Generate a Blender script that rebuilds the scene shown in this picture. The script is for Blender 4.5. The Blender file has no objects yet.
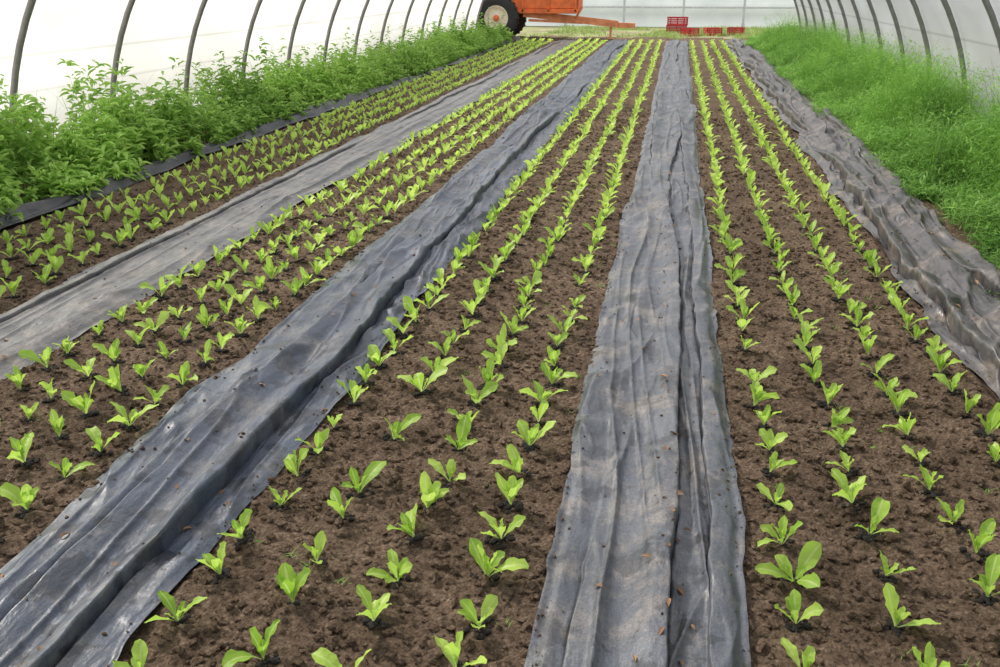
import bpy, bmesh, math, random
import numpy as np
from mathutils import Matrix, Vector
random.seed(7); rng=np.random.default_rng(7)
S=bpy.context.scene; COL=S.collection
S.view_settings.view_transform='Standard'
H=1.6; TH=math.radians(9.87); P=math.radians(19.96); F=972.0

# ---------------- helpers ----------------
TAB=rng.random((256,256))
def vn(x,y,seed=0):
    x=np.asarray(x,float)+seed*17.3; y=np.asarray(y,float)+seed*9.1
    x,y=np.broadcast_arrays(x,y)
    xi=np.floor(x).astype(int); yi=np.floor(y).astype(int)
    fx=x-xi; fy=y-yi; fx=fx*fx*(3-2*fx); fy=fy*fy*(3-2*fy)
    a=TAB[xi&255,yi&255]; b=TAB[(xi+1)&255,yi&255]; c=TAB[xi&255,(yi+1)&255]; d=TAB[(xi+1)&255,(yi+1)&255]
    return a*(1-fx)*(1-fy)+b*fx*(1-fy)+c*(1-fx)*fy+d*fx*fy
def smooth(x,a,b):
    t=np.clip((x-a)/(b-a),0,1); return t*t*(3-2*t)
def link(o,parent=None):
    COL.objects.link(o)
    if parent: o.parent=parent
    return o
def meta(o,label,cat,group=None,kind=None):
    o["label"]=label; o["category"]=cat
    if group: o["group"]=group
    if kind: o["kind"]=kind
def np_mesh(name,V,Q,mat,smooth_=True,var=None,uv=None):
    V=np.asarray(V,dtype=np.float32); Q=np.asarray(Q,dtype=np.int32)
    k=Q.shape[1]
    me=bpy.data.meshes.new(name)
    me.vertices.add(len(V)); me.vertices.foreach_set("co",V.ravel())
    me.loops.add(Q.size); me.loops.foreach_set("vertex_index",Q.ravel())
    me.polygons.add(len(Q)); me.polygons.foreach_set("loop_start",np.arange(0,Q.size,k,dtype=np.int32))
    try: me.polygons.foreach_set("loop_total",np.full(len(Q),k,dtype=np.int32))
    except Exception: pass
    me.polygons.foreach_set("use_smooth",np.full(len(Q),smooth_))
    me.update(calc_edges=True); me.validate()
    if var is not None:
        at=me.attributes.new("var","FLOAT","POINT"); at.data.foreach_set("value",np.asarray(var,dtype=np.float32))
    if uv is not None:
        at=me.attributes.new("lu","FLOAT_VECTOR","POINT")
        u3=np.zeros((len(V),3),dtype=np.float32); u3[:,:2]=uv; at.data.foreach_set("vector",u3.ravel())
    me.materials.append(mat)
    return me
def grid_faces(nr,nc):
    i=np.arange(nr-1)[:,None]*nc+np.arange(nc-1)[None,:]
    i=i.ravel(); return np.stack([i,i+1,i+nc+1,i+nc],1)

# ---------------- materials ----------------
def newmat(name):
    m=bpy.data.materials.new(name); m.use_nodes=True
    nt=m.node_tree; nt.nodes.clear()
    return m,nt,nt.nodes,nt.links
def N(ns,t,**kw):
    n=ns.new(t)
    for k,v in kw.items(): setattr(n,k,v)
    return n
def ramp(ns,stops):
    r=ns.new("ShaderNodeValToRGB"); e=r.color_ramp.elements
    e[0].position=stops[0][0]; e[0].color=(*stops[0][1],1)
    e[1].position=stops[-1][0]; e[1].color=(*stops[-1][1],1)
    for p,c in stops[1:-1]:
        x=e.new(p); x.color=(*c,1)
    return r
def noise(ns,l,vec,scale,detail=4,rough=.5):
    n=N(ns,"ShaderNodeTexNoise"); n.inputs["Scale"].default_value=scale; n.inputs["Detail"].default_value=detail; n.inputs["Roughness"].default_value=rough
    l.new(vec,n.inputs["Vector"]); return n
def simple(name,col,rough=.5,metal=0,nz_=.15,scale=12,spec=.5):
    m,nt,ns,l=newmat(name)
    o=N(ns,"ShaderNodeOutputMaterial"); b=N(ns,"ShaderNodeBsdfPrincipled")
    b.inputs["Roughness"].default_value=rough; b.inputs["Metallic"].default_value=metal
    b.inputs["Specular IOR Level"].default_value=spec
    tc=N(ns,"ShaderNodeTexCoord"); nz=noise(ns,l,tc.outputs["Object"],scale,4)
    r=ramp(ns,[(.3,tuple(c*(1-nz_) for c in col)),(.7,tuple(min(1,c*(1+nz_)) for c in col))])
    l.new(nz.outputs["Fac"],r.inputs["Fac"]); l.new(r.outputs[0],b.inputs["Base Color"]); l.new(b.outputs[0],o.inputs[0])
    return m
def leafmat(name,dark,light,trans=.35,rough=.45,stalk=None):
    m,nt,ns,l=newmat(name)
    o=N(ns,"ShaderNodeOutputMaterial"); b=N(ns,"ShaderNodeBsdfPrincipled"); b.inputs["Roughness"].default_value=rough
    b.inputs["Specular IOR Level"].default_value=.35
    a=N(ns,"ShaderNodeAttribute"); a.attribute_name="var"
    oi=N(ns,"ShaderNodeObjectInfo")
    ad=N(ns,"ShaderNodeMath",operation="MULTIPLY_ADD"); ad.inputs[1].default_value=.4
    l.new(oi.outputs["Random"],ad.inputs[0]); l.new(a.outputs["Fac"],ad.inputs[2])
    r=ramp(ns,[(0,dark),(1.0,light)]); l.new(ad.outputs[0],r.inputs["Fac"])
    col=r.outputs[0]
    if stalk:
        u=N(ns,"ShaderNodeAttribute"); u.attribute_name="lu"
        sx=N(ns,"ShaderNodeSeparateXYZ"); l.new(u.outputs["Vector"],sx.inputs[0])
        ab=N(ns,"ShaderNodeMath",operation="ABSOLUTE"); l.new(sx.outputs[1],ab.inputs[0])
        mr=N(ns,"ShaderNodeMapRange"); mr.inputs[1].default_value=0; mr.inputs[2].default_value=.2; mr.inputs[3].default_value=.6; mr.inputs[4].default_value=0
        l.new(ab.outputs[0],mr.inputs[0])
        ms=N(ns,"ShaderNodeMapRange"); ms.inputs[1].default_value=.02; ms.inputs[2].default_value=.38; ms.inputs[3].default_value=.75; ms.inputs[4].default_value=0
        l.new(sx.outputs[0],ms.inputs[0])
        mx=N(ns,"ShaderNodeMath",operation="MAXIMUM"); l.new(mr.outputs[0],mx.inputs[0]); l.new(ms.outputs[0],mx.inputs[1])
        tc=N(ns,"ShaderNodeTexCoord"); w=noise(ns,l,tc.outputs["Object"],90,3)
        bp=N(ns,"ShaderNodeBump"); bp.inputs["Strength"].default_value=.5; bp.inputs["Distance"].default_value=.005
        l.new(w.outputs["Fac"],bp.inputs["Height"]); l.new(bp.outputs[0],b.inputs["Normal"])
        mc=N(ns,"ShaderNodeMix",data_type="RGBA"); l.new(mx.outputs[0],mc.inputs[0]); l.new(col,mc.inputs[6]); mc.inputs[7].default_value=(*stalk,1)
        col=mc.outputs[2]
    l.new(col,b.inputs["Base Color"])
    t=N(ns,"ShaderNodeBsdfTranslucent"); l.new(col,t.inputs[0])
    mi=N(ns,"ShaderNodeMixShader"); mi.inputs[0].default_value=trans
    l.new(b.outputs[0],mi.inputs[1]); l.new(t.outputs[0],mi.inputs[2]); l.new(mi.outputs[0],o.inputs[0])
    return m
def soilmat():
    m,nt,ns,l=newmat("soil_material")
    o=N(ns,"ShaderNodeOutputMaterial"); b=N(ns,"ShaderNodeBsdfPrincipled"); b.inputs["Roughness"].default_value=.95; b.inputs["Specular IOR Level"].default_value=.15
    tc=N(ns,"ShaderNodeTexCoord"); O=tc.outputs["Object"]
    n1=noise(ns,l,O,55,9,.8); n2=noise(ns,l,O,2.6,6,.65)
    vo=N(ns,"ShaderNodeTexVoronoi"); vo.inputs["Scale"].default_value=90; l.new(O,vo.inputs["Vector"])
    r=ramp(ns,[(.30,(.036,.024,.016)),(.45,(.125,.086,.058)),(.58,(.24,.173,.122)),(.72,(.50,.40,.30))]); l.new(n1.outputs["Fac"],r.inputs["Fac"])
    r2=ramp(ns,[(.36,(.62,.60,.58)),(.62,(1.15,1.14,1.12))]); l.new(n2.outputs["Fac"],r2.inputs["Fac"])
    mu=N(ns,"ShaderNodeMix",data_type="RGBA",blend_type="MULTIPLY"); mu.inputs[0].default_value=1
    l.new(r.outputs[0],mu.inputs[6]); l.new(r2.outputs[0],mu.inputs[7]); l.new(mu.outputs[2],b.inputs["Base Color"])
    sb=N(ns,"ShaderNodeMath",operation="SUBTRACT"); l.new(n1.outputs["Fac"],sb.inputs[0])
    sc=N(ns,"ShaderNodeMath",operation="MULTIPLY"); l.new(vo.outputs["Distance"],sc.inputs[0]); sc.inputs[1].default_value=.5; l.new(sc.outputs[0],sb.inputs[1])
    bp=N(ns,"ShaderNodeBump"); bp.inputs["Strength"].default_value=1; bp.inputs["Distance"].default_value=.02
    l.new(sb.outputs[0],bp.inputs["Height"]); l.new(bp.outputs[0],b.inputs["Normal"]); l.new(b.outputs[0],o.inputs[0])
    return m
def clothmat(name,c1,c2,dust,dustamt=.5,damp=.5,rough=.44):
    m,nt,ns,l=newmat(name)
    o=N(ns,"ShaderNodeOutputMaterial"); b=N(ns,"ShaderNodeBsdfPrincipled"); b.inputs["Specular IOR Level"].default_value=.55
    tc=N(ns,"ShaderNodeTexCoord"); O=tc.outputs["Object"]
    mp=N(ns,"ShaderNodeMapping"); mp.inputs["Scale"].default_value=(1,.35,.3); l.new(O,mp.inputs[0])
    n1=noise(ns,l,mp.outputs[0],16,4,.5); n2=noise(ns,l,O,4.5,10,.75); n3=noise(ns,l,O,170,2); n4=noise(ns,l,O,2.4,6,.6)
    r=ramp(ns,[(.3,c1),(.7,c2)]); l.new(n4.outputs["Fac"],r.inputs["Fac"])
    dr=ramp(ns,[(.49,(0,0,0)),(.64,(dustamt,)*3)]); l.new(n2.outputs["Fac"],dr.inputs["Fac"])
    mc=N(ns,"ShaderNodeMix",data_type="RGBA"); l.new(dr.outputs[0],mc.inputs[0]); l.new(r.outputs[0],mc.inputs[6]); mc.inputs[7].default_value=(*dust,1)
    mr=N(ns,"ShaderNodeMapRange"); mr.inputs[1].default_value=.3; mr.inputs[2].default_value=.7; mr.inputs[3].default_value=.72; mr.inputs[4].default_value=1.25; l.new(n3.outputs["Fac"],mr.inputs[0])
    n5=noise(ns,l,O,6.5,5,.6)
    dm=ramp(ns,[(.545,(0,0,0)),(.565,(damp,)*3)]); l.new(n5.outputs["Fac"],dm.inputs["Fac"])
    dk=N(ns,"ShaderNodeMath",operation="MULTIPLY_ADD"); dk.inputs[1].default_value=-.6; dk.inputs[2].default_value=1; l.new(dm.outputs[0],dk.inputs[0])
    mm=N(ns,"ShaderNodeMath",operation="MULTIPLY"); l.new(mr.outputs[0],mm.inputs[0]); l.new(dk.outputs[0],mm.inputs[1])
    mu=N(ns,"ShaderNodeVectorMath",operation="SCALE"); l.new(mc.outputs[2],mu.inputs[0]); l.new(mm.outputs[0],mu.inputs["Scale"])
    l.new(mu.outputs[0],b.inputs["Base Color"])
    rg=N(ns,"ShaderNodeMath",operation="MULTIPLY_ADD"); rg.inputs[1].default_value=-.10; rg.inputs[2].default_value=rough; l.new(dm.outputs[0],rg.inputs[0]); l.new(rg.outputs[0],b.inputs["Roughness"])
    bp=N(ns,"ShaderNodeBump"); bp.inputs["Strength"].default_value=.2; bp.inputs["Distance"].default_value=.003; l.new(n3.outputs["Fac"],bp.inputs["Height"])
    b2=N(ns,"ShaderNodeBump"); b2.inputs["Strength"].default_value=.55; b2.inputs["Distance"].default_value=.03; l.new(n1.outputs["Fac"],b2.inputs["Height"]); l.new(bp.outputs[0],b2.inputs["Normal"])
    l.new(b2.outputs[0],b.inputs["Normal"]); l.new(b.outputs[0],o.inputs[0])
    return m
def filmmat(name,tr,tl,col=(.69,.70,.71),c0=(.60,.60,.595)):
    m,nt,ns,l=newmat(name)
    o=N(ns,"ShaderNodeOutputMaterial")
    T=N(ns,"ShaderNodeBsdfTransparent"); L=N(ns,"ShaderNodeBsdfTranslucent"); D=N(ns,"ShaderNodeBsdfDiffuse")
    tc=N(ns,"ShaderNodeTexCoord"); mp=N(ns,"ShaderNodeMapping"); mp.inputs["Scale"].default_value=(1,.5,1.1); l.new(tc.outputs["Object"],mp.inputs[0])
    n=noise(ns,l,mp.outputs[0],1.2,3,.5)
    r=ramp(ns,[(.38,c0),(.6,col)]); l.new(n.outputs["Fac"],r.inputs["Fac"])
    sx=N(ns,"ShaderNodeSeparateXYZ"); l.new(tc.outputs["Object"],sx.inputs[0])
    def band(z,w,a):
        s=N(ns,"ShaderNodeMath",operation="SUBTRACT"); l.new(sx.outputs[2],s.inputs[0]); s.inputs[1].default_value=z
        ab=N(ns,"ShaderNodeMath",operation="ABSOLUTE"); l.new(s.outputs[0],ab.inputs[0])
        q=N(ns,"ShaderNodeMapRange"); q.inputs[1].default_value=0; q.inputs[2].default_value=w; q.inputs[3].default_value=1-a; q.inputs[4].default_value=1; l.new(ab.outputs[0],q.inputs[0]); return q.outputs[0]
    m0=N(ns,"ShaderNodeMath",operation="MULTIPLY"); l.new(band(1.0,.022,.25),m0.inputs[0]); l.new(band(.40,.38,.25),m0.inputs[1])
    m_=N(ns,"ShaderNodeMath",operation="MULTIPLY"); l.new(m0.outputs[0],m_.inputs[0]); l.new(band(.68,.018,.2),m_.inputs[1])
    sc=N(ns,"ShaderNodeVectorMath",operation="SCALE"); l.new(r.outputs[0],sc.inputs[0]); l.new(m_.outputs[0],sc.inputs["Scale"])
    l.new(sc.outputs[0],L.inputs[0]); l.new(sc.outputs[0],D.inputs[0]); T.inputs[0].default_value=(.98,.98,1,1)
    bp=N(ns,"ShaderNodeBump"); bp.inputs["Strength"].default_value=.5; bp.inputs["Distance"].default_value=.08; l.new(n.outputs["Fac"],bp.inputs["Height"]); l.new(bp.outputs[0],L.inputs["Normal"]); l.new(bp.outputs[0],D.inputs["Normal"])
    m1=N(ns,"ShaderNodeMixShader"); m1.inputs[0].default_value=tl; l.new(D.outputs[0],m1.inputs[1]); l.new(L.outputs[0],m1.inputs[2])
    m2=N(ns,"ShaderNodeMixShader"); m2.inputs[0].default_value=tr; l.new(m1.outputs[0],m2.inputs[1]); l.new(T.outputs[0],m2.inputs[2])
    l.new(m2.outputs[0],o.inputs[0]); return m

M_soil=soilmat()
M_lett=leafmat("lettuce_leaf_material",(.28,.50,.045),(.58,.80,.15),.5,.42,stalk=(.72,.84,.36))
M_weed=leafmat("weed_leaf_material",(.11,.25,.035),(.44,.68,.15),.42,.5)
M_grass=leafmat("feathery_leaf_material",(.04,.14,.02),(.28,.53,.09),.4,.6)
M_endgrass=leafmat("end_grass_material",(.15,.24,.06),(.38,.48,.15),.3,.6)
M_dry=leafmat("dry_leaf_material",(.12,.06,.03),(.34,.20,.11),.1,.8)
M_c1=clothmat("centre_fabric_material",(.044,.050,.063),(.092,.101,.12),(.26,.22,.18),.55,.7)
M_c2=clothmat("slate_fabric_material",(.024,.033,.052),(.066,.083,.117),(.20,.18,.155),.4,.85)
M_c3=clothmat("dusty_fabric_material",(.062,.063,.067),(.118,.117,.118),(.26,.22,.18),.5,.35)
M_c4=clothmat("worn_fabric_material",(.036,.035,.038),(.085,.08,.08),(.25,.195,.15),.65,.6)
M_c5=clothmat("black_fabric_material",(.013,.014,.018),(.04,.042,.05),(.13,.11,.09),.3)
M_hoop=simple("galvanised_steel",(.25,.24,.23),.5,.3)
M_orange=simple("orange_paint",(.75,.16,.04),.6,0,.25,5)
M_orange2=simple("faded_orange_paint",(.78,.29,.13),.7,0,.25,5)
M_tyre=simple("rubber",(.03,.03,.03),.85)
M_rim=simple("cream_rim_paint",(.78,.70,.56),.6)
M_red=simple("red_plastic",(.50,.025,.035),.45)
M_plug=simple("dark_peat",(.010,.008,.006),1,0,.4,60)
M_post=simple("pale_timber",(.66,.68,.70),.8)
M_film=filmmat("side_film",.04,.75)
M_roof=filmmat("roof_film",.72,.8,(.95,.95,.95),(.85,.84,.82))
M_back=filmmat("neighbour_film",.03,.35,(.84,.89,.92),(.76,.82,.86))
M_out,nt,ns,l=newmat("outdoor_grass_ground")
_o=N(ns,"ShaderNodeOutputMaterial"); _b=N(ns,"ShaderNodeBsdfPrincipled"); _b.inputs["Roughness"].default_value=.95
_tc=N(ns,"ShaderNodeTexCoord"); _n=noise(ns,l,_tc.outputs["Object"],.9,8,.65); _r=ramp(ns,[(.40,(.22,.165,.11)),(.52,(.24,.26,.10)),(.65,(.30,.36,.13))])
l.new(_n.outputs["Fac"],_r.inputs["Fac"]); l.new(_r.outputs[0],_b.inputs["Base Color"]); l.new(_b.outputs[0],_o.inputs[0])

# ---------------- layout ----------------
CL=[(-1.84,-1.25),(-.29,.29),(-3.28,-2.72),(1.32,1.92),(-4.58,-4.36)]
ROWS=[-1.19,-.94,-.69,-.44,.40,.67,.94,1.2,-1.95,-2.16,-2.38,-2.61,-3.42,-3.66,-3.9,-4.14]
def soil_z(x,y):
    x=np.asarray(x,float); y=np.asarray(y,float)
    z=.007*vn(x*9,y*9,1)+.017*vn(x*32,y*32,2)**1.8+.015*vn(x*66,y*66,3)+.010*vn(x*2,y*1.2,4)-.018
    for a,b in CL:
        m=smooth(x,a+.02,a+.07)*(1-smooth(x,b-.07,b-.02)); z=z*(1-m)-.02*m
    return z
xs=np.arange(-5.75,3.36,.0130); ys=[0.6]
while ys[-1]<30.6: ys.append(ys[-1]+max(.009,.0045*ys[-1]))
ys=np.array(ys); X,Y=np.meshgrid(xs,ys)
Z=soil_z(X,Y)
me=np_mesh("floor",np.stack([X.ravel(),Y.ravel(),Z.ravel()],1),grid_faces(len(ys),len(xs)),M_soil)
fl=link(bpy.data.objects.new("floor",me)); meta(fl,"brown crumbly tilled soil of the greenhouse beds","soil",kind="structure")
V=[(-40,-10,-.05),(40,-10,-.05),(40,80,-.05),(-40,80,-.05)]
me=np_mesh("ground",V,[[0,1,2,3]],M_out,False); g=link(bpy.data.objects.new("ground",me)); meta(g,"rough grassy ground around the greenhouse","ground",kind="structure")

# ---------------- cloth strips ----------------
def cloth(i,mat,label,amp=1.,edge=.03,folds=((.5,.05),),seed=0,ystart=1.2,yend=28.6,name="ground_cover_fabric",wr=1.,crump=.3,fl=.3):
    a,b=CL[i]; nc=128; yy=[ystart]
    while yy[-1]<yend: yy.append(yy[-1]+max(.012,.0055*yy[-1]))
    yy=np.array(yy); u=np.linspace(0,1,nc); U,YY=np.meshgrid(u,yy); w=(b-a)
    le=a+edge*2*(vn(yy*.9,0*yy,seed+5)-.5)+edge*.9*(vn(yy*3,0*yy,seed+6)-.5)+.014*(vn(yy*12,0*yy,seed+16)-.5)
    re=b+edge*2*(vn(yy*.9,0*yy,seed+7)-.5)+edge*.9*(vn(yy*3,0*yy,seed+8)-.5)+.014*(vn(yy*12,0*yy,seed+17)-.5)
    XX=le[:,None]*(1-U)+re[:,None]*U
    lat=XX+.22*(vn(YY*.4,0*YY,seed+9)-.5)+.05*(vn(YY*1.5,XX*3,seed+15)-.5)
    r1=1-np.abs(2*vn(lat*7,YY*.35,seed+10)-1); r2=1-np.abs(2*vn(lat*15+YY*.5,YY*.9,seed+11)-1)
    r4=1-np.abs(2*vn(lat*8-YY*1.6,YY*1.8,seed+13)-1); r5=1-np.abs(2*vn(lat*9+YY*2.4,YY*2.8,seed+18)-1)
    r6=1-np.abs(2*vn(lat*26+YY*3,YY*5,seed+19)-1)
    cm_=smooth(vn(YY*1.1,XX*3,seed+14),.30,.75)
    z=.012+wr*(.022*r1**6+.012*r2**5+crump*cm_*(.022*r4**4+.014*r5**4+.004*r6**3)+.010*vn(lat*5,YY*2,seed+12))
    for k,(uc0,hh) in enumerate(folds):
        uc=uc0+.12*(vn(yy*fl,0*yy,seed+20+k)-.5)*2+.03*(vn(yy*2,0*yy,seed+25+k)-.5)
        hA=hh*amp*(.12+.88*smooth(vn(yy*.55,0*yy,seed+30+k),.3,.7))
        d=(U-uc[:,None])*w
        sgn=1 if k%2==0 else -1
        d=d*sgn; wd=.035+.06*vn(yy*.8,0*yy,seed+35+k)[:,None]
        z+=hA[:,None]*np.where(d<0,np.exp(-(d/.009)**2),np.exp(-(d/wd)**2))
        z-=(.25*hA)[:,None]*np.exp(-((d+.018)/.010)**2)
        XX-=sgn*.022*np.exp(-(d/.016)**2)*(hA/(hh*amp))[:,None]
    ed=np.minimum(U,1-U)*w
    z=.008+(z-.008)*smooth(ed,-.01,.05)+.018*np.exp(-(ed/.016)**2)*smooth(vn(YY*2.5,U*0,seed+40),.4,.8)
    z=np.maximum(z,.006)
    me=np_mesh(name,np.stack([XX.ravel(),YY.ravel(),z.ravel()],1),grid_faces(len(yy),nc),mat)
    o=link(bpy.data.objects.new(name,me)); meta(o,label,"ground cover fabric")
    return o
cloth(1,M_c1,"grey woven weed-control fabric strip with a long central fold",1.0,.025,((.25,.035),(.56,.055),(.85,.03)),1,crump=.7)
cloth(0,M_c2,"slate-blue wrinkled weed-control fabric strip with deep lengthwise folds",1.0,.035,((.3,.035),(.72,.06),(.5,.025)),2,wr=1.1,crump=1.0)
cloth(2,M_c3,"dusty grey weed-control fabric strip lying smoothly between beds",.6,.03,((.75,.06),(.2,.04)),3,wr=.8,crump=.5)
cloth(3,M_c4,"worn brownish crumpled fabric strip beside the feathery green weeds",1.3,.08,((.18,.055),(.45,.06),(.7,.05),(.88,.04)),4,wr=1.5,crump=1.0,fl=.6)
cloth(4,M_c5,"narrow black fabric edge bunched up against tall leafy weeds",1.2,.05,((.5,.06),),5,ystart=3,wr=1.6)

# ---------------- lettuce ----------------
def leaf_detail(L,W,e0,curv,az,nu=10,nc=7,wav=.0,twist=0):
    s=np.linspace(0,1,nu); e=e0-curv*s**1.6; ds=L/(nu-1)
    r=np.concatenate([[0],np.cumsum(np.cos((e[1:]+e[:-1])/2)*ds)]); z=np.concatenate([[0],np.cumsum(np.sin((e[1:]+e[:-1])/2)*ds)])
    wp=.12+.88*smooth(s,.10,.66); wp=wp*np.where(s>.66,np.sqrt(np.clip(1-((s-.66)/.345)**2,0,1)),1); wp=np.maximum(wp,.05)
    v=np.linspace(-1,1,nc); Vv,Sg=np.meshgrid(v,s)
    half=(W/2*wp)[:,None]; side=half*Vv
    lift=half*(.26*np.abs(Vv)**1.8)+wav*np.sin(Sg*19+Vv*2.5+az*3)*np.abs(Vv)**1.5*smooth(Sg,.3,.6)
    nx=-np.sin(e)[:,None]; nz=np.cos(e)[:,None]
    R=r[:,None]+nx*lift; Zz=z[:,None]+nz*lift
    tw=twist*Sg; side2=side*np.cos(tw); Zz=Zz+side*np.sin(tw)
    x=R*math.cos(az)-side2*math.sin(az); y=R*math.sin(az)+side2*math.cos(az)
    return np.stack([x.ravel(),y.ravel(),Zz.ravel()],1),grid_faces(nu,nc),np.stack([Sg.ravel(),Vv.ravel()],1)
def seedling_data(seed,nu=10,nc=7):
    r=random.Random(seed); Vs=[];Fs=[];Us=[];vr=[];off=0
    n=r.choice([5,5,6,6,7]); a0=r.uniform(0,6.28)
    for k in range(n):
        f=k/(n-1)
        L=(.126-.055*f)*r.uniform(.72,1.12); W=L*r.uniform(.29,.44)
        e0=math.radians(min(88,r.uniform(40,76)+20*f)); cv=math.radians(r.uniform(5,75)*(1-.5*f))
        v,f_,u=leaf_detail(L,W,e0,cv,a0+k*2.4+r.uniform(-.5,.5),nu,nc,.0045,r.uniform(-.9,.9))
        Vs.append(v);Fs.append(f_+off);Us.append(u);vr+= [r.uniform(0,.6)]*len(v);off+=len(v)
    return np.concatenate(Vs),np.concatenate(Fs),np.concatenate(Us),np.array(vr)
lett_me=[]
for k in range(36):
    v,f,u,vr=seedling_data(100+k); lett_me.append(np_mesh("lettuce_leaves",v,f,M_lett,True,vr,u))
def plug_mesh(seed):
    bm=bmesh.new(); r=random.Random(seed)
    for k in range(22):
        a=r.uniform(0,6.28); d=r.uniform(0,.042); s=r.uniform(.006,.013)
        res=bmesh.ops.create_icosphere(bm,subdivisions=1,radius=s)
        for q in res["verts"]:
            q.co=Vector((q.co.x*r.uniform(.8,1.2)+d*math.cos(a),q.co.y*r.uniform(.8,1.2)+d*math.sin(a),q.co.z*.6))
    me=bpy.data.meshes.new("peat_plug"); bm.to_mesh(me); bm.free(); me.materials.append(M_plug); return me
plugs=[plug_mesh(k) for k in range(5)]
def proj(x,y,z=0.0):
    a=x*math.cos(TH)+y*math.sin(TH); b=-x*math.sin(TH)+y*math.cos(TH)
    d=b*math.cos(P)+(H-z)*math.sin(P); up=b*math.sin(P)-(H-z)*math.cos(P)
    return 500+F*a/d,333.5-F*up/d,d
inn=[];rest=[]
for ri,rx in enumerate(ROWS):
    y=1.15+(.10 if ri%2 else 0)+(ri*.037)%.08
    while y<28.2:
        x=rx+random.gauss(0,.011); yy=y+random.gauss(0,.013); y+=.205
        if random.random()<.015: continue
        px,py,d=proj(x,yy,.04)
        if d<.3: continue
        if -20<px<1020 and py<685: inn.append((d,x,yy))
        elif -500<px<1500 and py<1100: rest.append((x,yy))
inn.sort()
for d,x,y in inn[300:]: rest.append((x,y))
for i,(d,x,y) in enumerate(inn[:300]):
    o=bpy.data.objects.new("lettuce_seedling",random.choice(lett_me))
    s=random.uniform(.80,1.12)
    if random.random()<.08: s*=.78
    o.location=(x,y,float(soil_z(x,y))+.004); o.rotation_euler=(random.gauss(0,.14),random.gauss(0,.14),random.uniform(0,6.28)); o.scale=(s,s,s*random.uniform(.95,1.15))
    link(o); meta(o,"young bright-green lettuce seedling planted in bare brown soil","lettuce seedling",group="rows of lettuce seedlings in the beds")
    p=bpy.data.objects.new("peat_plug",random.choice(plugs)); link(p,o); p["label"]="dark peat plug at the stem base"
lowd=[seedling_data(500+k,6,3) for k in range(20)]
Vs=[];Fs=[];Us=[];Vr=[];off=0
for x,y in rest:
    v,f,u,vr=random.choice(lowd); a=random.uniform(0,6.28); s=random.uniform(.85,1.15)
    c,sn=math.cos(a)*s,math.sin(a)*s
    q=np.stack([v[:,0]*c-v[:,1]*sn+x,v[:,0]*sn+v[:,1]*c+y,v[:,2]*s+float(soil_z(x,y))],1)
    Vs.append(q);Fs.append(f+off);Us.append(u);Vr.append(vr+random.uniform(0,.4));off+=len(v)
me=np_mesh("distant_lettuce_seedlings",np.concatenate(Vs),np.concatenate(Fs),M_lett,True,np.concatenate(Vr),np.concatenate(Us))
o=link(bpy.data.objects.new("lettuce_seedlings",me)); meta(o,"long rows of small bright-green lettuce seedlings in soil","lettuce seedlings",kind="stuff")

# ---------------- scattered foliage ----------------
def template(nu,prof,bend,cup=.15):
    s=np.linspace(0,1,nu); v=np.array([-1,0,1.]) if cup is not None else np.array([-1,1.])
    Vv,Sg=np.meshgrid(v,s); w=np.array([prof(t) for t in s])
    x=Sg*1.0; y=.5*w[:,None]*Vv; z=-bend*Sg**2+(cup or 0)*np.abs(y)
    return np.stack([x.ravel(),y.ravel(),z.ravel()],1),grid_faces(nu,len(v))
T_leaf=template(5,lambda t:max(.06,math.sin(math.pi*min(1,t*.93+.05))**.8),.35,.4)
T_blade=template(4,lambda t:max(.05,1-t*.95),.45,None)
T_tiny=template(3,lambda t:(.25,1.,.08)[int(round(t*2))],.25,None)
def scatter(T,pos,az,el,L,W,roll=None):
    t,f=T; n=len(pos); k=len(t)
    x=t[None,:,0]*L[:,None]; y=t[None,:,1]*W[:,None]; z=t[None,:,2]*L[:,None]
    if roll is not None:
        y,z=y*np.cos(roll)[:,None], z+y*np.sin(roll)[:,None]
    ce,se=np.cos(el)[:,None],np.sin(el)[:,None]
    x2=x*ce-z*se; z2=x*se+z*ce
    ca,sa=np.cos(az)[:,None],np.sin(az)[:,None]
    X=x2*ca-y*sa+pos[:,0:1]; Y=x2*sa+y*ca+pos[:,1:2]; Zz=z2+pos[:,2:3]
    V=np.stack([X.ravel(),Y.ravel(),Zz.ravel()],1)
    Fq=(f[None]+(np.arange(n)*k)[:,None,None]).reshape(-1,4)
    return V,Fq,k
def combine(parts):
    Vs=[];Fs=[];Rs=[];off=0
    for V,Fq,r in parts: Vs.append(V);Fs.append(Fq+off);Rs.append(r);off+=len(V)
    return np.concatenate(Vs),np.concatenate(Fs),np.concatenate(Rs)
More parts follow.
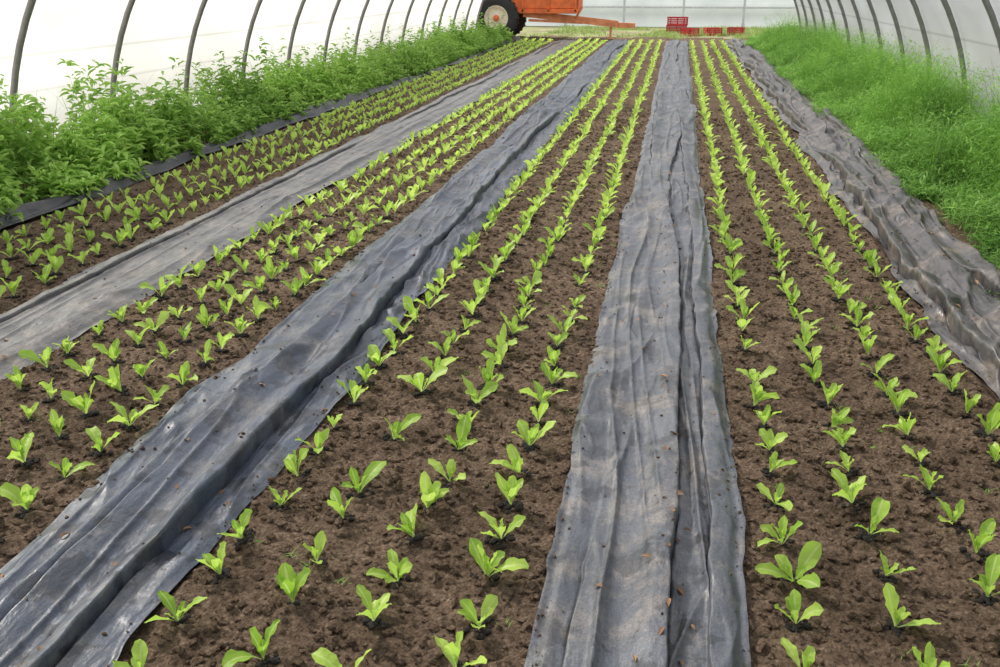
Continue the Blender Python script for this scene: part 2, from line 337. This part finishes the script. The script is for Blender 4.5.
def leafy(px,py,hts,nl=18,L0=.075,spread=.10,ratio=.45,T=T_leaf,taper=.45,tilt=(1.25,1.56),stem=.012,tone=None,size=None):
    n=len(px); parts=[]
    az=rng.uniform(0,6.28,n); pos=np.stack([px,py,np.zeros(n)],1)
    el=rng.uniform(tilt[0],tilt[1],n)
    V,Fq,k=scatter(T_blade,pos,az,el,hts*1.02,np.full(n,stem)); parts.append((V,Fq,np.full(len(V),.3)))
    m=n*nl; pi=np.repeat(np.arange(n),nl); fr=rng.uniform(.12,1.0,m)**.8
    la=rng.uniform(0,6.28,m)
    base=np.stack([px[pi]+np.cos(az[pi])*np.cos(el[pi])*hts[pi]*fr+rng.normal(0,spread*.25,m),py[pi]+np.sin(az[pi])*np.cos(el[pi])*hts[pi]*fr+rng.normal(0,spread*.25,m),hts[pi]*fr*.97],1)
    L=L0*rng.uniform(.6,1.3,m)*(1.1-taper*fr)
    if size is not None: L=L*size[pi]
    V,Fq,k=scatter(T,base,la,rng.uniform(-.1,1.0,m),L,L*ratio*rng.uniform(.8,1.25,m),rng.uniform(-.5,.5,m))
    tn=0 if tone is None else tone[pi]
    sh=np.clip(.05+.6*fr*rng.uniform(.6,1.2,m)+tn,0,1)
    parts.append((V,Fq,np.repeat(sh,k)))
    return combine(parts)
n=2300
py=3.5+24.2*rng.random(n)**1.15; px=rng.uniform(-5.36,-4.43,n)
edge=np.clip((-4.30-px)/.5,0.25,1)
ht=(.60-.004*(py-5))*edge*(.40+1.0*vn(px*3,py*2,50))*rng.uniform(.6,1.25,n)
tall=rng.random(n)<.10; ht=np.where(tall,ht*1.45,ht); ht=np.clip(ht,.15,.95)
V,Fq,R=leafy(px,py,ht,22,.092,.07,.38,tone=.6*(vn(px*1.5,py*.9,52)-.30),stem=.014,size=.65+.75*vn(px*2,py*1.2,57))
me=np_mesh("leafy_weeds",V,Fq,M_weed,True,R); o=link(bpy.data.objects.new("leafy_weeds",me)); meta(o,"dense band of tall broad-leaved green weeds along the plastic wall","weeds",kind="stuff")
# feathery weeds right
n=8500
py=3.4+24.8*rng.random(n)**1.3; px=1.74+1.32*rng.random(n)**.85
lim=1.83+.14*(vn(py*1.1,py*0,60)-.5)*2+.09*(vn(py*4,py*0,63)-.5)
keep=px>lim; px,py=px[keep],py[keep]; n=len(px)
mound=.28+1.3*vn(px*2.6,py*1.6,61)*(.45+vn(px*6,py*5,66)*1.0)
ht=(.13+.50*smooth(px,1.85,2.75))*mound*rng.uniform(.7,1.25,n); ht=np.clip(ht,.05,.9)
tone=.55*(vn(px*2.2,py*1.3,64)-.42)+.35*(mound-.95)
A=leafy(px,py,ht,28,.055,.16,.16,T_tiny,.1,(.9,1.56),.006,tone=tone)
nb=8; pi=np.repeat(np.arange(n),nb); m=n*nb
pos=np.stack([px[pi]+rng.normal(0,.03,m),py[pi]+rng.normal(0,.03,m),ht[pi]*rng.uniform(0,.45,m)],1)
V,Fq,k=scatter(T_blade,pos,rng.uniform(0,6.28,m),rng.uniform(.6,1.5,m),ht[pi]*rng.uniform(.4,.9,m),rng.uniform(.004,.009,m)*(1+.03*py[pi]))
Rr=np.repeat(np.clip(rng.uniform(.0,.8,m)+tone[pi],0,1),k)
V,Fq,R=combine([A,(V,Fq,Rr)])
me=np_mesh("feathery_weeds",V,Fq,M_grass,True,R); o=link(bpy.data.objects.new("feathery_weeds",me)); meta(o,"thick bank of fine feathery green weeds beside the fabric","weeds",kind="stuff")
# grass at the end
n=3500; px=rng.uniform(-6,7,n); py=rng.uniform(28.8,38,n); keep=(vn(px*.6,py*.6,70)>.5)|(px>1.8); keep&=~((px<-1.2)&(py<33)&(rng.random(n)<.8)); px,py=px[keep],py[keep]; n=len(px)
nb=9; pi=np.repeat(np.arange(n),nb); m=n*nb
pos=np.stack([px[pi]+rng.normal(0,.08,m),py[pi]+rng.normal(0,.08,m),np.full(m,-.04)],1)
V,Fq,k=scatter(T_blade,pos,rng.uniform(0,6.28,m),rng.uniform(.5,1.5,m),rng.uniform(.06,.18,m),np.full(m,.025))
me=np_mesh("grass_patch",V,Fq,M_endgrass,True,np.repeat(rng.uniform(.2,1,m),k)); o=link(bpy.data.objects.new("grass_patch",me)); meta(o,"rough yellow-green grass at the open end of the greenhouse","grass",kind="stuff")
# tiny weeds
n=320; px=rng.uniform(-4.2,1.3,n); py=1.5+12*rng.random(n)**1.6
keep=np.ones(n,bool)
for a,b in CL: keep&=~((px>a-.02)&(px<b+.02))
px,py=px[keep],py[keep]; n=len(px); nb=8; pi=np.repeat(np.arange(n),nb); m=n*nb
pos=np.stack([px[pi]+rng.normal(0,.008,m),py[pi]+rng.normal(0,.008,m),np.full(m,.004)],1)
V,Fq,k=scatter(T_blade,pos,rng.uniform(0,6.28,m),rng.uniform(.2,1.3,m),rng.uniform(.012,.04,m),np.full(m,.003))
me=np_mesh("tiny_weeds",V,Fq,M_grass,True,np.repeat(rng.uniform(.2,1,m),k)); o=link(bpy.data.objects.new("tiny_weeds",me)); meta(o,"sparse tiny grass sprouts in the bare soil between lettuces","weeds",kind="stuff")

# ---------------- clods, crumbs & dry debris ----------------
bm=bmesh.new(); bmesh.ops.create_icosphere(bm,subdivisions=1,radius=1)
ico=np.array([v.co[:] for v in bm.verts]); icf=np.array([[v.index for v in f.verts] for f in bm.faces]); bm.free()
def clods(px,py,z0,sz):
    n=len(px); jit=rng.uniform(.6,1.3,(n,len(ico),1)); st=rng.uniform(.7,1.3,(n,1,3))
    V=ico[None]*jit*st*sz[:,None,None]*np.array([1,1,.75])+np.stack([px,py,z0],1)[:,None,:]
    return V.reshape(-1,3),(icf[None]+(np.arange(n)*len(ico))[:,None,None]).reshape(-1,3)
n=90000; py=1.3+12*rng.random(n)**1.9; px=rng.uniform(-4.25,1.5,n)
keep=np.ones(n,bool)
for a,b in CL: keep&=~((px>a+.015)&(px<b-.015))
px,py=px[keep],py[keep]; n=len(px)
sz=.0022+.017*rng.random(n)**4.2
V,Fq=clods(px,py,soil_z(px,py)+sz*.3,sz)
me=np_mesh("soil_clods",V,Fq,M_soil,False); o=link(bpy.data.objects.new("soil_clods",me)); meta(o,"loose crumbly clods of brown earth scattered over the beds","soil clods",kind="stuff")
from mathutils.bvhtree import BVHTree
deps=bpy.context.evaluated_depsgraph_get(); deps.update()
cl_o=[ob for ob in COL.objects if ob.name.startswith("ground_cover_fabric")]
bv=[BVHTree.FromObject(ob,deps) for ob in cl_o]
pts=[];crumb=[]
for _ in range(3600):
    i=random.choice([0,0,1,1,2,3,3]); a,b=CL[i]; y=1.3+11*random.random()**1.7; x=random.uniform(a,b)
    ed_=random.random()<.6
    if ed_: x=random.choice([a+abs(random.gauss(0,.03)),b-abs(random.gauss(0,.03))])
    elif i==1 and random.random()<.6: x=.04+.10*(float(vn(y*.5,0,99))-.5)*2+random.gauss(0,.03)
    best=None
    for t in bv:
        h=t.ray_cast(Vector((x,y,1)),Vector((0,0,-1)))
        if h[0] is not None: best=h[0].z
    if best is None: continue
    (pts if (not ed_ and random.random()<.22) else crumb).append((x,y,best+.003))
pts=np.array(pts); m=len(pts)
V,Fq,k=scatter(T_leaf,pts,rng.uniform(0,6.28,m),rng.uniform(-.1,.3,m),rng.uniform(.010,.036,m),rng.uniform(.008,.024,m),rng.uniform(-.5,.5,m))
me=np_mesh("dry_leaf_scraps",V,Fq,M_dry,True,np.repeat(rng.uniform(0,.8,m),k)); o=link(bpy.data.objects.new("dry_leaf_scraps",me)); meta(o,"small curled brown dry leaf scraps lying on the fabric","dry leaves",kind="stuff")
crumb=np.array(crumb); V,Fq=clods(crumb[:,0],crumb[:,1],crumb[:,2]-.001,.0013+.006*rng.random(len(crumb))**3)
me=np_mesh("soil_crumbs",V,Fq,M_soil,False); o=link(bpy.data.objects.new("soil_crumbs",me)); meta(o,"crumbs of dry earth spilled onto the fabric strips","soil crumbs",kind="stuff")

# ---------------- tunnel ----------------
CX=-1.2; RX=4.4; HZ=3.4; YE=27.95
HY=[-2.21+1.58*k for k in range(20)]
def arc(r,h,n,t0=0,t1=math.pi):
    t=np.linspace(t0,t1,n); return CX+r*np.cos(t),h*np.sin(t)
ax,az_=arc(RX,HZ,49)
def tube(name,path,r,mat,n=8):
    path=np.array(path,float); T=np.gradient(path,axis=0); T/=np.linalg.norm(T,axis=1)[:,None]
    ref=np.array([0,1.,0]) if abs(T[0][1])<.9 else np.array([0,0,1.])
    A=np.cross(T,ref); A/=np.linalg.norm(A,axis=1)[:,None]; B=np.cross(T,A)
    a=np.linspace(0,2*math.pi,n,endpoint=False)
    V=path[:,None,:]+r*(np.cos(a)[None,:,None]*A[:,None,:]+np.sin(a)[None,:,None]*B[:,None,:])
    m=len(path); i=np.arange(m-1)[:,None]*n+np.arange(n)[None]; j=np.arange(m-1)[:,None]*n+(np.arange(n)[None]+1)%n
    Q=np.stack([i.ravel(),j.ravel(),(j+n).ravel(),(i+n).ravel()],1)
    return np_mesh(name,V.reshape(-1,3),Q,mat)
zz=az_.copy(); zz[0]=-.15; zz[-1]=-.15
hoopme=tube("greenhouse_hoop",np.stack([ax,-(ax-CX)/8.8*.68,zz],1),.029,M_hoop)
for y in HY:
    o=bpy.data.objects.new("greenhouse_hoop",hoopme); o.location=(0,y,0); link(o); meta(o,"grey steel tube hoop arching over and holding the plastic film","hoop",group="steel hoops of the tunnel greenhouse")
def film(name,t0,t1,mat,label,yr=(-2.6,YE)):
    n=24; x,z=arc(RX+.045,HZ+.045,n,t0,t1); yy=np.linspace(yr[0],yr[1],161)
    Xg=np.tile(x,(len(yy),1)); Zg=np.tile(z,(len(yy),1)); Yg=np.repeat(yy[:,None],n,1)-(Xg-CX)/8.8*.68
    V=np.stack([Xg.ravel(),Yg.ravel(),Zg.ravel()],1)
    me=np_mesh(name,V,grid_faces(len(yy),n),mat); o=link(bpy.data.objects.new(name,me)); meta(o,label,"greenhouse film",kind="structure"); return o
film("wall_right",-.03,.56,M_film,"milky translucent plastic greenhouse side")
film("ceiling",.56,math.pi-.56,M_roof,"clear curved plastic roof film")
film("wall_left",math.pi-.56,math.pi+.03,M_film,"milky translucent plastic greenhouse side")
nx=80; xsb=np.linspace(-22,22,nx); zb=np.linspace(-.05,2.6,8)
Xb,Zb=np.meshgrid(xsb,zb); Yb=39+.04*np.sin(Xb*2.1)+.35*(Zb/2.6)**2
me=np_mesh("wall_back",np.stack([Xb.ravel(),Yb.ravel(),Zb.ravel()],1),grid_faces(8,nx),M_back); o=link(bpy.data.objects.new("wall_back",me)); meta(o,"bluish plastic side of a neighbouring greenhouse","greenhouse film",kind="structure")

def boxes(name,lst,mat,bevel=0):
    bm=bmesh.new()
    for (x0,x1,y0,y1,z0,z1) in lst:
        r=bmesh.ops.create_cube(bm,size=1)
        for v in r["verts"]: v.co=Vector(((x0+x1)/2+v.co.x*(x1-x0),(y0+y1)/2+v.co.y*(y1-y0),(z0+z1)/2+v.co.z*(z1-z0)))
    if bevel: bmesh.ops.bevel(bm,geom=bm.edges[:],offset=bevel,segments=1,affect='EDGES')
    me=bpy.data.meshes.new(name); bm.to_mesh(me); bm.free(); me.materials.append(mat); return me
pm=boxes("wall_post",[(-.04,.04,-.04,.04,-.1,2.2),(-.06,.06,-.06,.06,-.1,.1)],M_post,.008)
for x in np.arange(-8.6,10,2.2):
    o=bpy.data.objects.new("wall_post",pm); link(o); o.location=(x,38.75,0); meta(o,"pale upright post against neighbouring plastic wall","post",group="posts along the neighbouring plastic wall")
me=boxes("trim_1",[(-12,12,38.82,38.86,.62,.68)],M_post); o=link(bpy.data.objects.new("trim_1",me)); meta(o,"pale horizontal rail along the neighbouring plastic wall","rail",kind="structure")

# ---------------- crates ----------------
def crate_mesh(w=.6,d=.4,h=.3):
    t=.014; L=[(-w/2,w/2,-d/2,d/2,0,t)]
    for sx in (-1,1):
        for sy in (-1,1): L.append((sx*w/2-.03*(sx>0),sx*w/2+.03*(sx<0),sy*d/2-.03*(sy>0),sy*d/2+.03*(sy<0),0,h))
    for k in range(4):
        z=.02+k*(h-.05)/3.2; hh=.034 if k<3 else .05
        for sy in (-1,1): L.append((-w/2,w/2,sy*(d/2-t/2)-t/2,sy*(d/2-t/2)+t/2,z,min(h,z+hh)))
        for sx in (-1,1): L.append((sx*(w/2-t/2)-t/2,sx*(w/2-t/2)+t/2,-d/2,d/2,z,min(h,z+hh)))
    for x in (-.2,0,.2):
        for sy in (-1,1): L.append((x*w/.6-.012,x*w/.6+.012,sy*(d/2)-.006,sy*(d/2)+.006,0,h))
    L.append((-w/2-.012,w/2+.012,-d/2-.012,-d/2+.004,h-.03,h)); L.append((-w/2-.012,w/2+.012,d/2-.004,d/2+.012,h-.03,h))
    return boxes("plastic_crate",L,M_red)
cm=crate_mesh(.66,.42,.26); cm2=crate_mesh(.5,.36,.24)
for (x,y,z,a,l,mm) in [(-.02,34.2,-.05,0,"red slatted plastic crate at the bottom of a stack",cm),(0,34.2,.211,.03,"red slatted plastic crate stacked on another crate",cm),
                    (.40,32.6,-.05,.9,"red slatted plastic crate standing alone on grass",cm2),(1.12,33.0,-.05,.3,"red slatted plastic crate in a short line on grass",cm2),(1.86,33.4,-.05,-.2,"red slatted plastic crate in a short line on grass",cm2)]:
    o=bpy.data.objects.new("plastic_crate",mm); o.location=(x,y,z); o.rotation_euler=(0,0,a); link(o); meta(o,l,"crate",group="red crates at the end of the greenhouse")

# ---------------- trailer ----------------
tr=bpy.data.objects.new("farm_trailer",None); tr.location=(-4.1,29.7,-.03); link(tr); meta(tr,"orange farm trailer with cream-rimmed rubber wheel and drawbar","trailer")
me=boxes("trailer_body",[(-1.1,1.3,-.6,.6,.80,.88),(-1.1,1.3,-.62,-.58,.88,1.5),(-1.1,1.3,.58,.62,.88,1.5),(-1.12,-1.08,-.62,.62,.88,1.5),(1.27,1.31,-.62,.62,.88,1.5)]+
   [(x-.03,x+.03,-.66,.66,.78,1.5) for x in (-1.05,-.3,.45,1.22)]+[(-1.15,1.35,-.67,-.61,1.44,1.52),(-1.1,1.3,-.66,-.58,.74,.86)],M_orange,.008)
link(bpy.data.objects.new("trailer_body",me),tr)
def lathe(name,prof,mat,n=40,lugs=0):
    bm=bmesh.new(); rings=[]
    for k in range(n):
        a=2*math.pi*k/n; rings.append([bm.verts.new((r*math.cos(a),y,r*math.sin(a))) for r,y in prof])
    m=len(prof)
    for k in range(n):
        A=rings[k];B=rings[(k+1)%n]
        for j in range(m-1): bm.faces.new((A[j],A[j+1],B[j+1],B[j]))
    R=max(p[0] for p in prof)
    for k in range(lugs):
        a=2*math.pi*k/lugs
        r=bmesh.ops.create_cube(bm,size=1); sgn=1 if k%2 else -1
        for v in r["verts"]:
            v.co=Matrix.Rotation(-a,4,'Y')@(Vector((R,sgn*.06,0))+Vector((v.co.x*.05,v.co.y*.13,v.co.z*.045)))
    for f in bm.faces: f.smooth=True
    bmesh.ops.recalc_face_normals(bm,faces=bm.faces[:])
    me=bpy.data.meshes.new(name); bm.to_mesh(me); bm.free(); me.materials.append(mat); return me
R=.62
tyre=lathe("tyre",[(.33,-.10),(.37,-.13),(.50,-.15),(.59,-.12),(R,-.07),(R,.07),(.59,.12),(.50,.15),(.37,.13),(.33,.10),(.33,-.10)],M_tyre,48,28)
rim=lathe("rim",[(.005,-.10),(.10,-.10),(.13,-.06),(.27,-.05),(.31,-.11),(.335,-.14),(.345,-.13),(.34,.115),(.30,.10),(.005,.05)],M_rim,40)
hub=lathe("hub",[(.004,-.18),(.06,-.18),(.085,-.15),(.09,-.09)],M_orange,20)
for y in (-.80,.80):
    w=bpy.data.objects.new("wheel",None); link(w,tr); w.location=(-1.02,y,.62); w.rotation_euler=(0,0,0 if y<0 else math.pi)
    for nm,mm in (("tyre",tyre),("rim",rim),("hub",hub)): link(bpy.data.objects.new(nm,mm),w)
me=boxes("axle",[(-1.07,-.97,-.7,.7,.57,.67),(-1.07,-.97,-.4,-.3,.6,.8),(-1.07,-.97,.3,.4,.6,.8)],M_orange); link(bpy.data.objects.new("axle",me),tr)
bm=bmesh.new()
def beam(p,q,w,h):
    p=Vector(p);q=Vector(q); d=(q-p); L=d.length; r=bmesh.ops.create_cube(bm,size=1)
    rot=d.to_track_quat('X','Z').to_matrix().to_4x4()
    for v in r["verts"]: v.co=(p+q)/2+rot@Vector((v.co.x*L,v.co.y*w,v.co.z*h))
beam((-.3,-.5,.74),(2.4,-.05,.44),.10,.19); beam((-.3,.5,.72),(2.4,.05,.42),.09,.13); beam((.2,-.42,.66),(.2,.42,.66),.08,.1); beam((-.15,-.45,.55),(1.4,-.25,.48),.07,.07)
beam((2.3,0,.42),(2.9,0,.40),.1,.14); beam((2.2,0,.45),(2.2,0,.0),.06,.06); beam((2.1,0,.03),(2.32,0,.03),.16,.03)
beam((1.2,-.3,.6),(1.35,.0,.9),.05,.05)
me=bpy.data.meshes.new("drawbar"); bm.to_mesh(me); bm.free(); me.materials.append(M_orange2); link(bpy.data.objects.new("drawbar",me),tr)

# ---------------- light, camera ----------------
w=bpy.data.worlds.new("World"); S.world=w; w.use_nodes=True; nt=w.node_tree; bg=nt.nodes["Background"]
bg.inputs[0].default_value=(.92,.95,1,1); bg.inputs[1].default_value=1.0
sl=bpy.data.lights.new("Sun","SUN"); sl.energy=5.8; sl.angle=math.radians(6); sl.color=(1,.935,.83)
so=bpy.data.objects.new("Sun",sl); link(so)
d=Vector((.64,-.40,-.70)); so.rotation_euler=d.to_track_quat('-Z','Y').to_euler()
cam=bpy.data.cameras.new("Camera"); cam.sensor_width=36; cam.lens=F/1000*36; cam.clip_start=.05; cam.clip_end=300
co=bpy.data.objects.new("Camera",cam); link(co); co.location=(0,0,H); co.rotation_euler=(math.pi/2-P,0,TH)
S.camera=co
